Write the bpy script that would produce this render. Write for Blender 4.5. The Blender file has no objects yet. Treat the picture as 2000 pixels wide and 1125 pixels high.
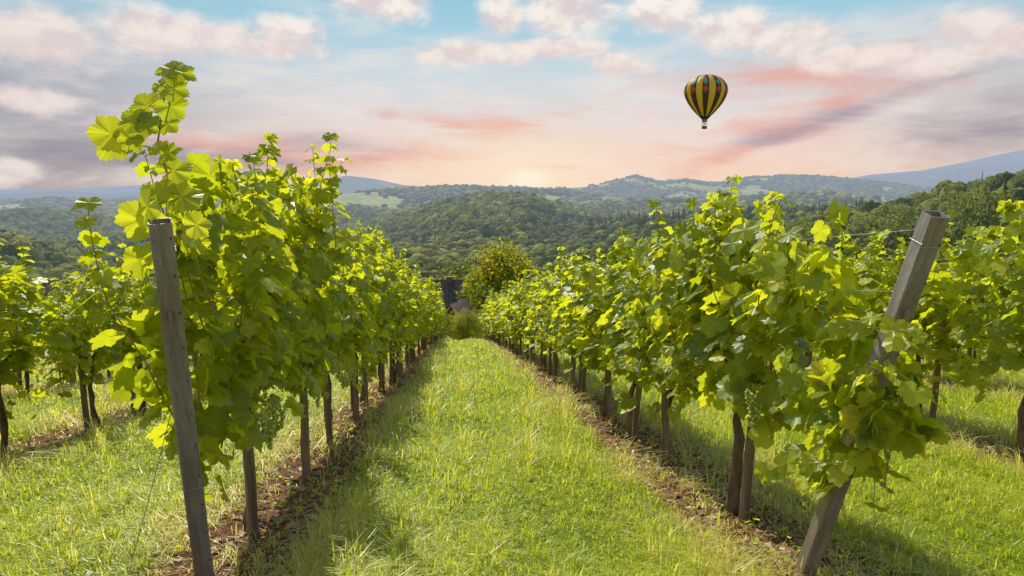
import bpy, math, random
import numpy as np
from mathutils import Vector, Matrix
R = math.radians
rng = np.random.default_rng(7)
random.seed(7)
scene = bpy.context.scene
COL = scene.collection
scene.view_settings.view_transform = 'Standard'
scene.view_settings.look = 'None'
scene.view_settings.exposure = 0

# ------------------------------------------------------------------ camera
CAMZ = 1.4
PITCH, YAW = R(8.64), R(4.6)
cam_d = bpy.data.cameras.new("camera"); cam = bpy.data.objects.new("camera", cam_d)
COL.objects.link(cam); scene.camera = cam
cam_d.lens = 24; cam_d.sensor_width = 36; cam_d.clip_end = 40000; cam_d.clip_start = 0.05
cam.location = (0, 0, CAMZ); cam.rotation_euler = (R(90)-PITCH, 0, -YAW)
CM = cam.rotation_euler.to_matrix()
def ray(px, py):
    return CM @ Vector(((px-1000)/1333.3, -(py-562.5)/1333.3, -1.0))
def azel(px, py):
    d = ray(px, py)
    return math.atan2(d.x, d.y), math.atan2(d.z, math.hypot(d.x, d.y))
def at_y(px, py, y):
    d = ray(px, py); return Vector((0, 0, CAMZ)) + d*(y/d.y)
def at_r(px, py, r):
    d = ray(px, py); return Vector((0, 0, CAMZ)) + d*(r/math.hypot(d.x, d.y))

# ------------------------------------------------------------------ terrain height
def near_h(y):
    yc = np.clip(y, -300, 40)
    z = -0.1725*yc - 0.0006*np.where(yc > 0, yc, 0)**2
    return z - 0.30*np.clip(y-40, 0, None)
# (crest distance, front width, back width, tree height on crest, crest line)
RIDGES = [
 (1000,320,260,12,[(600,490),(660,462),(720,432),(780,415),(840,398),(900,384),(960,374),(1040,379),(1090,395),(1140,413),(1250,438),(1400,450)]),
 (720,150,160,12,[(560,455),(640,448),(720,452),(800,462),(880,474),(960,486),(1040,470),(1100,450),(1180,440),(1300,450),(1500,460)]),
 (650,160,200,14,[(1000,500),(1080,470),(1150,436),(1250,418),(1330,412),(1450,405),(1550,400),(1700,395),(1850,390),(2100,380)]),
 (430,90,110,12,[(700,520),(800,505),(900,500),(1000,510),(1100,490),(1200,474),(1300,462),(1400,452),(1500,440),(1600,430)]),
 (380,130,160,13,[(1250,500),(1450,455),(1550,427),(1650,404),(1750,382),(1850,356),(1950,336),(2100,308)]),
 (2200,420,350,8,[(450,404),(560,388),(640,378),(700,372),(800,366),(900,362),(1000,366),(1100,370),(1150,376),(1250,386),(1400,396)]),
 (3500,700,450,12,[(950,382),(1080,364),(1150,360),(1200,350),(1240,340),(1290,353),(1340,349),(1400,355),(1460,344),(1540,340),(1600,341),(1650,347),(1720,352),(1800,362),(1950,374)]),
 (1700,300,260,10,[(1050,404),(1120,392),(1200,388),(1300,384),(1380,392),(1460,384),(1560,372),(1640,374),(1720,384),(1800,392),(2100,396)]),
 (1500,330,300,10,[(-300,408),(0,414),(80,404),(150,414),(280,424),(400,412),(500,404),(560,402),(640,408),(700,402),(800,430)]),
 (2700,450,400,10,[(-300,388),(0,396),(100,384),(200,394),(330,384),(450,391),(560,382),(650,388),(800,406)]),
 (5500,1000,800,0,[(-300,380),(0,379),(120,372),(200,378),(400,371),(530,363),(600,354),(680,343),(730,349),(790,362),(900,368),(1100,380)]),
 (11000,2200,1500,0,[(-300,366),(0,371),(150,368),(280,362),(400,368),(600,372),(1500,372),(1600,358),(1700,341),(1800,333),(1880,318),(1940,305),(2000,293),(2100,280)]),
 (7000,1300,1000,0,[(1450,385),(1550,362),(1700,345),(1800,336),(1900,327),(2000,318),(2100,310)]),
 (520,160,200,12,[(-300,400),(-50,432),(0,446),(50,465),(100,488),(200,530),(300,560)]),
]
RP = []
for rk, wf, wb, th, pts in RIDGES:
    azs, zs = [], []
    for px, py in pts:
        a, e = azel(px, py); azs.append(a); zs.append(CAMZ + rk*math.tan(e) - th)
    RP.append((rk, wf, wb, np.array(azs), np.array(zs)))
def H(x, y):
    x = np.asarray(x, float); y = np.asarray(y, float)
    r = np.hypot(x, y); az = np.arctan2(x, y)
    h = near_h(y)
    base = np.interp(az, [R(-25), R(-12), R(0), R(20)], [-84, -74, -64, -60]) - 0.016*np.clip(r-1100, 0, 3000)
    h = np.maximum(h, base)
    for rk, wf, wb, azs, zs in RP:
        w = np.where(r < rk, wf, wb)*(1+0.25*np.sin(az*23+rk)+0.15*np.sin(az*61+rk*2))
        c = np.interp(az, azs, zs)
        hk = base + (c-base)*np.exp(-((r-rk)/w)**2)
        h = np.where(np.abs(az) < R(100), np.maximum(h, hk), h)
    return h
def Hs(x, y): return float(H(x, y))

# ------------------------------------------------------------------ node helpers
class NT:
    def __init__(s, tree): s.t = tree; s.n = tree.nodes; s.l = tree.links
    def node(s, typ, **kw):
        n = s.n.new(typ)
        for k, v in kw.items(): setattr(n, k, v)
        return n
    def put(s, sock, v):
        if v is None: return
        if isinstance(v, bpy.types.NodeSocket): s.l.new(v, sock)
        else:
            if isinstance(v, (tuple, list)) and len(v) == 3 and sock.type == 'RGBA': v = (*v, 1)
            sock.default_value = v
    def m(s, op, a, b=None, c=None, clamp=False):
        n = s.node('ShaderNodeMath', operation=op); n.use_clamp = clamp
        s.put(n.inputs[0], a); s.put(n.inputs[1], b)
        if c is not None: s.put(n.inputs[2], c)
        return n.outputs[0]
    def v(s, op, a, b=None):
        n = s.node('ShaderNodeVectorMath', operation=op)
        s.put(n.inputs[0], a); s.put(n.inputs[1], b)
        return n.outputs['Value'] if op in ('LENGTH', 'DOT_PRODUCT') else n.outputs[0]
    def mix(s, f, a, b, blend='MIX'):
        n = s.node('ShaderNodeMix', data_type='RGBA', blend_type=blend)
        s.put(n.inputs[0], f); s.put(n.inputs[6], a); s.put(n.inputs[7], b)
        return n.outputs[2]
    def noise(s, vec, scale, detail=4, rough=0.5, dist=0.0):
        n = s.node('ShaderNodeTexNoise')
        s.put(n.inputs['Vector'], vec); s.put(n.inputs['Scale'], scale)
        s.put(n.inputs['Detail'], detail); s.put(n.inputs['Roughness'], rough); s.put(n.inputs['Distortion'], dist)
        return n.outputs[0]
    def ss(s, val, a, b, lo=0.0, hi=1.0):
        n = s.node('ShaderNodeMapRange', interpolation_type='SMOOTHSTEP')
        s.put(n.inputs[0], val); n.inputs[1].default_value = a; n.inputs[2].default_value = b
        n.inputs[3].default_value = lo; n.inputs[4].default_value = hi
        return n.outputs[0]
    def ramp(s, f, stops):
        n = s.node('ShaderNodeValToRGB'); cr = n.color_ramp
        while len(cr.elements) < len(stops): cr.elements.new(0.5)
        for e, (p, c) in zip(cr.elements, stops): e.position = p; e.color = (*c, 1)
        s.put(n.inputs[0], f); return n.outputs[0]
    def xyz(s, vec):
        n = s.node('ShaderNodeSeparateXYZ'); s.put(n.inputs[0], vec); return n.outputs
    def comb(s, x, y, z=0.0):
        n = s.node('ShaderNodeCombineXYZ'); s.put(n.inputs[0], x); s.put(n.inputs[1], y); s.put(n.inputs[2], z)
        return n.outputs[0]
def srgb(r, g, b):
    f = lambda c: (c/255/12.92) if c/255 <= 0.04045 else ((c/255+0.055)/1.055)**2.4
    return (f(r), f(g), f(b))
def material(name):
    mt = bpy.data.materials.new(name); mt.use_nodes = True
    t = NT(mt.node_tree); t.n.clear(); out = t.node('ShaderNodeOutputMaterial')
    return mt, t, out.inputs[0]
def bsdf(t, color, rough=0.7, spec=0.3, metal=0.0, normal=None):
    b = t.node('ShaderNodeBsdfPrincipled'); t.put(b.inputs['Base Color'], color); t.put(b.inputs['Roughness'], rough)
    b.inputs['Specular IOR Level'].default_value = spec; t.put(b.inputs['Metallic'], metal)
    if normal is not None: t.l.new(normal, b.inputs['Normal'])
    return b.outputs[0]
def bump(t, h, strength=0.5, dist=0.02):
    n = t.node('ShaderNodeBump'); n.inputs['Strength'].default_value = strength; n.inputs['Distance'].default_value = dist
    t.l.new(h, n.inputs['Height']); return n.outputs[0]
def mixsh(t, f, a, b):
    n = t.node('ShaderNodeMixShader'); t.put(n.inputs[0], f); t.l.new(a, n.inputs[1]); t.l.new(b, n.inputs[2]); return n.outputs[0]
def transl(t, color):
    n = t.node('ShaderNodeBsdfTranslucent'); t.put(n.inputs[0], color); return n.outputs[0]
def pos(t): return t.node('ShaderNodeNewGeometry').outputs['Position']
def attr(t, name):
    n = t.node('ShaderNodeAttribute'); n.attribute_name = name
    s = t.node('ShaderNodeSeparateColor'); t.l.new(n.outputs['Color'], s.inputs[0]); return s.outputs
def painted_haze(t, sh, scale=3300.0):  # aerial haze painted in: bluish emission mixed over the surface with distance
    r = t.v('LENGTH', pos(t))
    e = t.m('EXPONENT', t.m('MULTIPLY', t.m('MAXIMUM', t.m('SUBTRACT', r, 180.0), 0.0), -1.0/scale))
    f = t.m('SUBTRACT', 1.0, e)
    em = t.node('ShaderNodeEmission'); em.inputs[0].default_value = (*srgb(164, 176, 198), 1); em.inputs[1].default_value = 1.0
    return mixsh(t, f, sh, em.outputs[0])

# ------------------------------------------------------------------ materials
def leaf_mat(name, stops, tcol, tfac=0.45, rough=0.42, spec=0.45, hz=False):
    mt, t, out = material(name)
    a = attr(t, "leafdata")
    c = t.ramp(a[0], stops)
    if not hz:
        nz = t.noise(pos(t), 30.0, 2)
        c = t.mix(t.ss(nz, 0.35, 0.7, 0.0, 0.35), c, t.mix(1.0, c, (0.6, 0.65, 0.4), 'MULTIPLY'))
        vein = t.m('POWER', a[1], 9.0)
        c = t.mix(t.m('MULTIPLY', vein, 0.4), c, (0.30, 0.38, 0.08))
    tc = t.mix(t.m('MULTIPLY', a[0], 0.95), tcol[0], tcol[1])
    sh = mixsh(t, tfac, bsdf(t, c, rough, spec), transl(t, tc))
    if hz: sh = painted_haze(t, sh)
    t.l.new(sh, out); return mt
M_VLEAF = leaf_mat("vine_leaf", [(0, (0.045, 0.095, 0.008)), (0.35, (0.14, 0.22, 0.013)), (0.8, (0.40, 0.46, 0.03)), (0.93, (0.58, 0.52, 0.06)), (1, (0.36, 0.17, 0.05))],
                   ((0.52, 0.60, 0.010), (1.0, 0.97, 0.035)), 0.56, 0.42, 0.5)
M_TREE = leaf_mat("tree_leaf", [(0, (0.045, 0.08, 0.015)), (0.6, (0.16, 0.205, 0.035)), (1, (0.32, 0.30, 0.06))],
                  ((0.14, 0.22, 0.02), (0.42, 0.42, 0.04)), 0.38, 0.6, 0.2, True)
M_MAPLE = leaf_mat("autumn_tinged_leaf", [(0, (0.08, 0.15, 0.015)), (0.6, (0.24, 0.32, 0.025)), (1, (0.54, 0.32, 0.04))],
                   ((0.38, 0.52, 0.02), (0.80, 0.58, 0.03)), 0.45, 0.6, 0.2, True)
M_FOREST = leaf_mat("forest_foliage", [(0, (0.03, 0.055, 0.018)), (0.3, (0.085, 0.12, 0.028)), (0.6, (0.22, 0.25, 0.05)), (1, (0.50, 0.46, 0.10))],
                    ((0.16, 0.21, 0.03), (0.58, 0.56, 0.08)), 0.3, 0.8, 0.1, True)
M_DRY = leaf_mat("dry_leaf", [(0, (0.20, 0.09, 0.04)), (0.6, (0.40, 0.24, 0.12)), (1, (0.6, 0.48, 0.28))],
                 ((0.3, 0.15, 0.04), (0.4, 0.28, 0.1)), 0.25)

def grass_mat():
    mt, t, out = material("grass_blades")
    a = attr(t, "leafdata")
    c = t.ramp(a[0], [(0, (0.12, 0.21, 0.010)), (0.45, (0.36, 0.45, 0.03)), (0.75, (0.60, 0.62, 0.09)), (1, (0.70, 0.58, 0.28))])
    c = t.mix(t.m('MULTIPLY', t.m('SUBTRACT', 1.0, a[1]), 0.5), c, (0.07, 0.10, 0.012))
    tc = t.ramp(a[0], [(0, (0.42, 0.58, 0.012)), (0.5, (0.90, 0.95, 0.05)), (1, (0.95, 0.80, 0.28))])
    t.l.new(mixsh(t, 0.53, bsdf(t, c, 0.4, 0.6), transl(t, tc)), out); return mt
M_GRASS = grass_mat()

def ground_mat():
    mt, t, out = material("hillside_ground")
    p = pos(t); x, y, z = t.xyz(p); a = attr(t, "leafdata")
    n1 = t.noise(p, 1.3, 5, 0.6); n2 = t.noise(p, 9.0, 5, 0.7); n3 = t.noise(p, 60, 4, 0.7)
    g = t.mix(t.ss(n1, 0.35, 0.65), (0.16, 0.22, 0.02), (0.34, 0.37, 0.06))
    g = t.mix(t.ss(n2, 0.45, 0.75, 0, 0.5), g, (0.42, 0.38, 0.12))
    g = t.mix(t.ss(n3, 0.45, 0.7, 0, 0.55), g, (0.06, 0.075, 0.012))
    d = t.m('ABSOLUTE', t.m('SUBTRACT', t.m('FLOORED_MODULO', t.m('ADD', x, 2.75), 3.0), 1.5))
    d = t.m('ADD', d, t.m('MULTIPLY', t.m('SUBTRACT', n2, 0.5), 0.35))
    soil = t.ss(d, 0.28, 0.5, 1, 0)
    sc = t.mix(t.ss(n3, 0.35, 0.65), (0.11, 0.045, 0.025), (0.34, 0.16, 0.09))
    sc = t.mix(t.ss(n1, 0.5, 0.7, 0, 0.4), sc, (0.40, 0.28, 0.15))
    near = t.mix(soil, g, sc)
    f1 = t.noise(p, 0.012, 5, 0.6); f2 = t.noise(p, 0.08, 4, 0.7)
    forest = t.mix(t.ss(f2, 0.35, 0.65), (0.05, 0.07, 0.018), (0.15, 0.18, 0.045))
    wv = t.node('ShaderNodeTexWave'); t.l.new(p, wv.inputs[0]); wv.inputs['Scale'].default_value = 0.05; wv.inputs['Distortion'].default_value = 2.0
    mead = t.mix(t.ss(f1, 0.4, 0.6), (0.26, 0.31, 0.06), (0.46, 0.44, 0.12))
    mead = t.mix(t.ss(f2, 0.52, 0.64, 0, 0.7), mead, (0.10, 0.14, 0.035))
    mead = t.mix(t.m('MULTIPLY', wv.outputs[1], 0.4), mead, (0.14, 0.18, 0.05))
    far = t.mix(t.ss(a[0], 0.4, 0.6), forest, mead)
    c = t.mix(t.ss(y, 42.0, 50.0), near, far)
    nb = bump(t, t.m('ADD', n3, t.m('MULTIPLY', n2, 0.8)), 0.9, 0.05)
    t.l.new(painted_haze(t, bsdf(t, c, 0.95, 0.1, normal=nb)), out); return mt
M_GROUND = ground_mat()

def simple(name, c1, c2, scale, rough=0.8, metal=0.0, spec=0.3, b=0.4, stretch=(1, 1, 1), bd=0.01, objc=True, hz=False):
    mt, t, out = material(name)
    src = t.node('ShaderNodeTexCoord').outputs['Object'] if objc else pos(t)
    v = t.v('MULTIPLY', src, stretch)
    n = t.noise(v, scale, 5, 0.65); n2 = t.noise(v, scale*6, 4, 0.6)
    c = t.mix(t.ss(n, 0.35, 0.65), c1, c2)
    c = t.mix(t.ss(n2, 0.5, 0.75, 0, 0.4), c, tuple(k*0.45 for k in c1))
    sh = bsdf(t, c, rough, spec, metal, bump(t, t.m('ADD', n, n2), b, bd))
    if hz: sh = painted_haze(t, sh)
    t.l.new(sh, out); return mt
M_BARK = simple("vine_bark", (0.10, 0.06, 0.04), (0.24, 0.16, 0.10), 14, stretch=(1, 1, 0.15), b=0.9)
M_SHOOT = simple("vine_shoot", (0.34, 0.32, 0.06), (0.40, 0.22, 0.09), 8)
M_STAKE = simple("weathered_wood", (0.14, 0.10, 0.065), (0.31, 0.23, 0.155), 10, stretch=(1, 1, 0.08), b=0.7)
M_TRUNK = simple("tree_bark", (0.06, 0.045, 0.03), (0.14, 0.11, 0.08), 4, stretch=(1, 1, 0.2), b=0.8)
M_WIRE = simple("galvanised_wire", (0.35, 0.35, 0.34), (0.5, 0.5, 0.48), 20, 0.4, 0.5)
M_HOLE = simple("punched_hole", (0.02, 0.018, 0.015), (0.03, 0.025, 0.02), 20, 0.9)
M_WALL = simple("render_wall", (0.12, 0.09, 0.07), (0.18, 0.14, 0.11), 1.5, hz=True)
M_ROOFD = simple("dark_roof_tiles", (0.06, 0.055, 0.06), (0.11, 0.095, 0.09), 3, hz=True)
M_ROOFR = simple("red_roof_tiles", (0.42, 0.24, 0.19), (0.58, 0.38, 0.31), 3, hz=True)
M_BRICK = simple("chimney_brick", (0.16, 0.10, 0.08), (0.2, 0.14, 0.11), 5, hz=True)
M_GLASS = simple("window_glass", (0.02, 0.025, 0.03), (0.03, 0.035, 0.04), 2, 0.1, spec=0.8, b=0.0)
M_WICKER = simple("wicker", (0.13, 0.07, 0.035), (0.22, 0.13, 0.07), 12, b=0.9)
M_GRAPE = simple("green_grape", (0.38, 0.46, 0.07), (0.52, 0.56, 0.12), 40, 0.35, spec=0.5, b=0.05)
def steel_mat():
    mt, t, out = material("weathered_steel")
    o = t.node('ShaderNodeTexCoord').outputs['Object']
    n = t.noise(t.v('MULTIPLY', o, (1, 1, 0.12)), 16, 7, 0.7); n2 = t.noise(o, 60, 5, 0.7); n3 = t.noise(t.v('MULTIPLY', o, (1, 1, 0.4)), 4, 4, 0.6)
    c = t.mix(t.ss(n, 0.35, 0.7), (0.19, 0.175, 0.16), (0.38, 0.35, 0.32))
    c = t.mix(t.ss(n3, 0.45, 0.68, 0, 0.6), c, (0.25, 0.17, 0.11))
    c = t.mix(t.ss(n2, 0.52, 0.72, 0, 0.5), c, (0.12, 0.08, 0.05))
    z = t.xyz(o)[2]
    c = t.mix(t.ss(t.m('ADD', z, t.m('MULTIPLY', n, 0.5)), 0.2, 0.85, 0.5, 0), c, (0.19, 0.12, 0.075))
    t.l.new(bsdf(t, c, t.ss(n, 0.3, 0.7, 0.4, 0.65), 0.5, 0.1, bump(t, t.m('ADD', n2, n), 0.4, 0.004)), out); return mt
M_STEEL = steel_mat()

# ------------------------------------------------------------------ mesh helpers
class MB:
    """triangle mesh accumulator"""
    def __init__(s): s.V = []; s.F = []; s.A = []; s.MI = []; s.n = 0
    def add(s, V, F, A=None, mi=0):
        V = np.asarray(V, float); F = np.asarray(F, int)
        if A is None: A = np.tile([0.5, 0.0], (len(V), 1))
        s.V.append(V); s.F.append(F+s.n); s.A.append(np.asarray(A, float)); s.MI.append(np.full(len(F), mi)); s.n += len(V)
    def mesh(s, name, mats, smooth=False):
        V = np.concatenate(s.V); F = np.concatenate(s.F); A = np.concatenate(s.A); MI = np.concatenate(s.MI)
        return raw_mesh(name, V, F, A, mats, MI, smooth)
def raw_mesh(name, V, F, A, mats, MI=None, smooth=False):
    me = bpy.data.meshes.new(name)
    me.vertices.add(len(V)); me.vertices.foreach_set("co", V.astype(np.float32).ravel())
    me.loops.add(len(F)*3); me.loops.foreach_set("vertex_index", F.astype(np.int32).ravel())
    me.polygons.add(len(F)); me.polygons.foreach_set("loop_start", np.arange(0, len(F)*3, 3, dtype=np.int32))
    if MI is not None: me.polygons.foreach_set("material_index", MI.astype(np.int32))
    me.polygons.foreach_set("use_smooth", np.full(len(F), smooth))
    if A is not None:
        at = me.attributes.new("leafdata", 'FLOAT_COLOR', 'POINT')
        c = np.zeros((len(V), 4), np.float32); c[:, :A.shape[1]] = A; c[:, 3] = 1
        at.data.foreach_set("color", c.ravel())
    for m_ in mats: me.materials.append(m_)
    me.update(calc_edges=True)
    return me
def obj(name, me, parent=None, loc=None, **props):
    o = bpy.data.objects.new(name, me); COL.objects.link(o)
    if parent is not None: o.parent = parent
    if loc is not None: o.location = loc
    for k, v in props.items(): o[k] = v
    return o
def tube(pts, rad, k=6):
    pts = np.asarray(pts, float); n = len(pts); rad = np.broadcast_to(rad, (n,))
    T = np.gradient(pts, axis=0); T /= np.linalg.norm(T, axis=1)[:, None]+1e-9
    up = np.array([0.31, 0.17, 0.93]); V = []
    if abs(T[0] @ up) > 0.9: up = np.array([0.93, 0.2, 0.1])
    for i in range(n):
        a = np.cross(T[i], up); a /= np.linalg.norm(a)+1e-9; b = np.cross(T[i], a)
        th = np.arange(k)*2*np.pi/k
        V.append(pts[i]+rad[i]*(np.cos(th)[:, None]*a+np.sin(th)[:, None]*b))
    V = np.concatenate(V); F = []
    for i in range(n-1):
        for j in range(k):
            a0, b0, c0, d0 = i*k+j, i*k+(j+1) % k, (i+1)*k+(j+1) % k, (i+1)*k+j
            F += [(a0, b0, c0), (a0, c0, d0)]
    for j in range(1, k-1): F += [(0, j+1, j), ((n-1)*k, (n-1)*k+j, (n-1)*k+j+1)]
    return V, np.array(F)
def box(x0, x1, y0, y1, z0, z1):
    V = np.array([(x, y, z) for x in (x0, x1) for y in (y0, y1) for z in (z0, z1)], float)
    Q = [(0, 1, 3, 2), (4, 6, 7, 5), (0, 4, 5, 1), (2, 3, 7, 6), (0, 2, 6, 4), (1, 5, 7, 3)]
    F = []
    for a, b, c, d in Q: F += [(a, b, c), (a, c, d)]
    return V, np.array(F)

# grape leaf template: shallow-lobed, toothed edge
def leaf_template(prof):
    pts = [(a, r) for a, r in prof]+[(360-a, r) for a, r in reversed(prof) if a > 0]
    V = [(0, 0.1, 0)]; G = [1.0]
    for a, r in pts:
        t_ = math.radians(a); x, y = r*math.sin(t_), r*math.cos(t_)
        z = -0.16*r*r + 0.10*abs(x) + 0.05*math.sin(5*t_)
        V.append((x, y, z))
        aa = min(a, 360-a)
        lobes = min(abs(aa-l) for l in (0, 54, 104, 150))
        G.append(max(0.0, 1-lobes/24.0))
    n = len(pts); F = [(0, i+2 if i+1 < n else 1, i+1) for i in range(n)]
    return np.array(V), np.array(F), np.array(G)
HI = leaf_template([(0,.96),(7,.85),(12,.89),(18,.77),(25,.79),(33,.63),(40,.75),(46,.77),(53,.88),(60,.78),(67,.81),(76,.66),(84,.72),(92,.70),(102,.78),(112,.68),(120,.71),(132,.62),(142,.64),(155,.54),(168,.44),(178,.14)])
LO = leaf_template([(0,1.0),(30,.65),(54,.9),(78,.65),(104,.76),(140,.6),(175,.15)])
def norm(a): return a/(np.linalg.norm(a, axis=-1, keepdims=True)+1e-9)
def leaves(P, N, T, S, tint, tmpl, curl=None):
    V0, F0, G0 = tmpl; k = len(P)
    N = norm(N); T = norm(T-(T*N).sum(1)[:, None]*N); X = np.cross(T, N)
    if curl is None: curl = rng.uniform(0.3, 2.3, k)
    asym = rng.uniform(0.85, 1.15, k)
    V = (V0[None, :, 0, None]*X[:, None, :]*asym[:, None, None] + V0[None, :, 1, None]*T[:, None, :] + V0[None, :, 2, None]*curl[:, None, None]*N[:, None, :])
    V = V*S[:, None, None]+P[:, None, :]
    F = F0[None]+(np.arange(k)*len(V0))[:, None, None]
    A = np.stack([np.repeat(tint, len(V0)), np.tile(G0, k)], 1)
    return V.reshape(-1, 3), F.reshape(-1, 3), A
def tints(k):
    t_ = np.clip(rng.beta(1.7, 2.0, k)*0.88, 0, 0.86)
    u = rng.random(k); t_ = np.where(u < 0.035, rng.uniform(0.86, 0.95, k), t_); t_ = np.where(u < 0.006, 1.0, t_)
    return t_

def foliage(name, y0, y1, topf, botf, hw, n, nshoot=9, size=0.095, extra=None, tall=0.2, minf=None):
    mb = MB()
    if minf is None: minf = lambda z: y0
    P, N, T, S = [], [], [], []
    for i in range(nshoot):
        y = rng.uniform(max(y0, minf(0.9))+0.1, y1-0.1); top = topf(y)+(rng.uniform(0.0, tall) if rng.random() < 0.5 else -0.1)
        z = max(0.75, botf(y)); x = rng.normal(0, 0.04); pts = [(x, y, z)]
        dx, dy = rng.normal(0, 0.08), rng.normal(0, 0.14); side = rng.choice([-1, 1])
        while z < top and len(pts) < 40:
            dx += rng.normal(0, 0.05); dy += rng.normal(0, 0.05); z += 0.07
            x = np.clip(x+dx*0.09, -hw, hw); y = max(y+dy*0.09, minf(z)); pts.append((x, y, z))
            f = np.clip((top-z)/0.35, 0.35, 1)
            for rep in range(2 if f < 0.9 else 1):
                side = -side
                d = np.array([side*rng.uniform(0.3, 1)+dx, rng.normal(0, 0.7), rng.uniform(-0.4, 0.25)+(1-f)*0.6])
                d = d/np.linalg.norm(d); pl = rng.uniform(0.05, 0.1)*f
                base = np.array(pts[-1])+d*pl
                pv, pf = tube([pts[-1], base], [0.0018, 0.0013], 3); mb.add(pv, pf, None, 1)
                P.append(base); T.append(d+np.array([0, 0, -0.35])); N.append([d[0]*0.6, d[1]*0.6+rng.normal(0, .3), 0.8])
                S.append(size*rng.uniform(0.8, 1.15)*(0.3+0.7*f))
        pts = np.array(pts); tv, tf = tube(pts, np.linspace(0.005, 0.002, len(pts)), 4); mb.add(tv, tf, None, 1)
    m_ = n
    y = rng.uniform(y0, y1, m_); u = rng.random(m_)**0.9
    tp = np.array([topf(q) for q in y]); bt = np.array([botf(q) for q in y])
    ph = rng.uniform(0, 6)
    bt = bt+0.18*np.sin(y*9+ph)+0.25*rng.random(m_)**2
    tp = tp+0.13*np.sin(y*11+ph*2)
    z = bt+(tp-bt)*u
    prof = np.sqrt(np.clip(1-(2*np.clip(u, 0.02, 0.98)-0.95)**2*0.8, 0.1, 1))
    sgn = np.where(rng.random(m_) < 0.5, -1, 1)
    lump = 0.66+0.34*np.sin(y*7.3+z*5.1+sgn+ph)*np.cos(z*8.7-y*3.3)
    x = sgn*hw*prof*lump*np.sqrt(rng.uniform(0.05, 1.0, m_))
    keep = (np.sin(y*11.3+z*4.7+ph)*np.sin(z*9.1-y*6.2) < 0.40) | (rng.random(m_) < 0.2)
    keep &= np.array([q > minf(zz_) for q, zz_ in zip(y, z)])
    x, y, z, sgn = x[keep], y[keep], z[keep], sgn[keep]; k = len(x)
    out = np.stack([sgn*rng.uniform(0.1, 1.0, k), rng.normal(0, 0.5, k), rng.uniform(-0.1, 1.1, k)], 1)
    tdir = np.stack([sgn*rng.uniform(0, 0.8, k), rng.normal(0, 0.7, k), rng.uniform(-1.2, 0.3, k)], 1)
    P = np.array(P+list(np.stack([x, y, z], 1))); N = np.array(N+list(out)); T = np.array(T+list(tdir))
    S = np.array(S+list(size*rng.uniform(0.4, 1.12, k)))
    mb.add(*leaves(P, N, T, S, tints(len(P)), HI), 0)
    if extra: extra(mb)
    return mb.mesh(name, [M_VLEAF, M_SHOOT])

def trunk_mesh(name):
    mb = MB(); n = 9
    zs = np.linspace(-0.05, 0.82, n)
    pts = np.stack([np.cumsum(rng.normal(0, 0.013, n)), np.cumsum(rng.normal(0, 0.018, n)), zs], 1); pts[:, :2] -= pts[0, :2]
    mb.add(*tube(pts, np.linspace(0.038, 0.022, n)*rng.uniform(0.8, 1.25, n), 8))
    for s in (-1, 1):
        e = pts[-1]; q = [e, e+[0, s*0.15, 0.07], e+[0.01, s*0.35, 0.1], e+[0, s*0.6, 0.08]]
        mb.add(*tube(q, [0.020, 0.016, 0.012, 0.008], 6))
    return mb.mesh(name, [M_BARK], True)
def stake_mesh(name, h=1.3):
    mb = MB(); n = 7; zs = np.linspace(-0.1, h, n)
    pts = np.stack([rng.normal(0, 0.003, n), rng.normal(0, 0.003, n), zs], 1)
    mb.add(*tube(pts, np.linspace(0.034, 0.028, n), 8)); return mb.mesh(name, [M_STAKE])

# ------------------------------------------------------------------ ground sheet
azs = np.concatenate([np.arange(-180, -50, 5.0), np.arange(-50, 50, 0.22), np.arange(50, 180, 5.0)])*np.pi/180
rs = np.concatenate([[0.5], np.geomspace(1.2, 60, 46), np.geomspace(63, 16000, 300)])
A_, R_ = np.meshgrid(azs, rs)
X = (R_*np.sin(A_)).ravel(); Y = (R_*np.cos(A_)).ravel(); Z = H(X, Y)
def meadow(x, y):
    r = np.hypot(x, y); az = np.arctan2(x, y)
    n = np.sin(x*0.0061+1.3)*np.cos(y*0.0043+0.5)+0.6*np.sin(x*0.013+y*0.009)+0.35*np.sin(x*0.031-y*0.022)+0.3*np.sin(x*0.05+2)*np.sin(y*0.043)
    thr = np.where((r > 1550) & (r < 4200), 0.28, 1.25)
    thr = np.where((r > 1500) & (r < 2500) & (az > R(-14)) & (az < R(2)), -0.05, thr)
    thr = np.where((r > 1450) & (r < 3700) & (az > R(4)), 0.10, thr)
    return np.where((r < 1400), 0.0, (n > thr)*1.0)
M_ = meadow(X, Y)
V = np.stack([X, Y, Z], 1); na = len(azs); nr = len(rs)
i, j = np.meshgrid(np.arange(nr-1), np.arange(na), indexing='ij'); j2 = (j+1) % na
a0 = (i*na+j).ravel(); b0 = (i*na+j2).ravel(); c0 = ((i+1)*na+j2).ravel(); d0 = ((i+1)*na+j).ravel()
F = np.concatenate([np.stack([a0, c0, b0], 1), np.stack([a0, d0, c0], 1)])
V = np.concatenate([V, [[0, 0, Hs(0, 0)]]]); ci = len(V)-1
F = np.concatenate([F, np.stack([np.full(na, ci), np.arange(na), (np.arange(na)+1) % na], 1)])
AT = np.stack([np.append(M_, 0), np.zeros(len(V))], 1)
ground = obj("ground", raw_mesh("ground", V, F, AT, [M_GROUND], None, True), kind="structure", label="grassy vineyard slope running down to wooded hills", category="ground")

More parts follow.
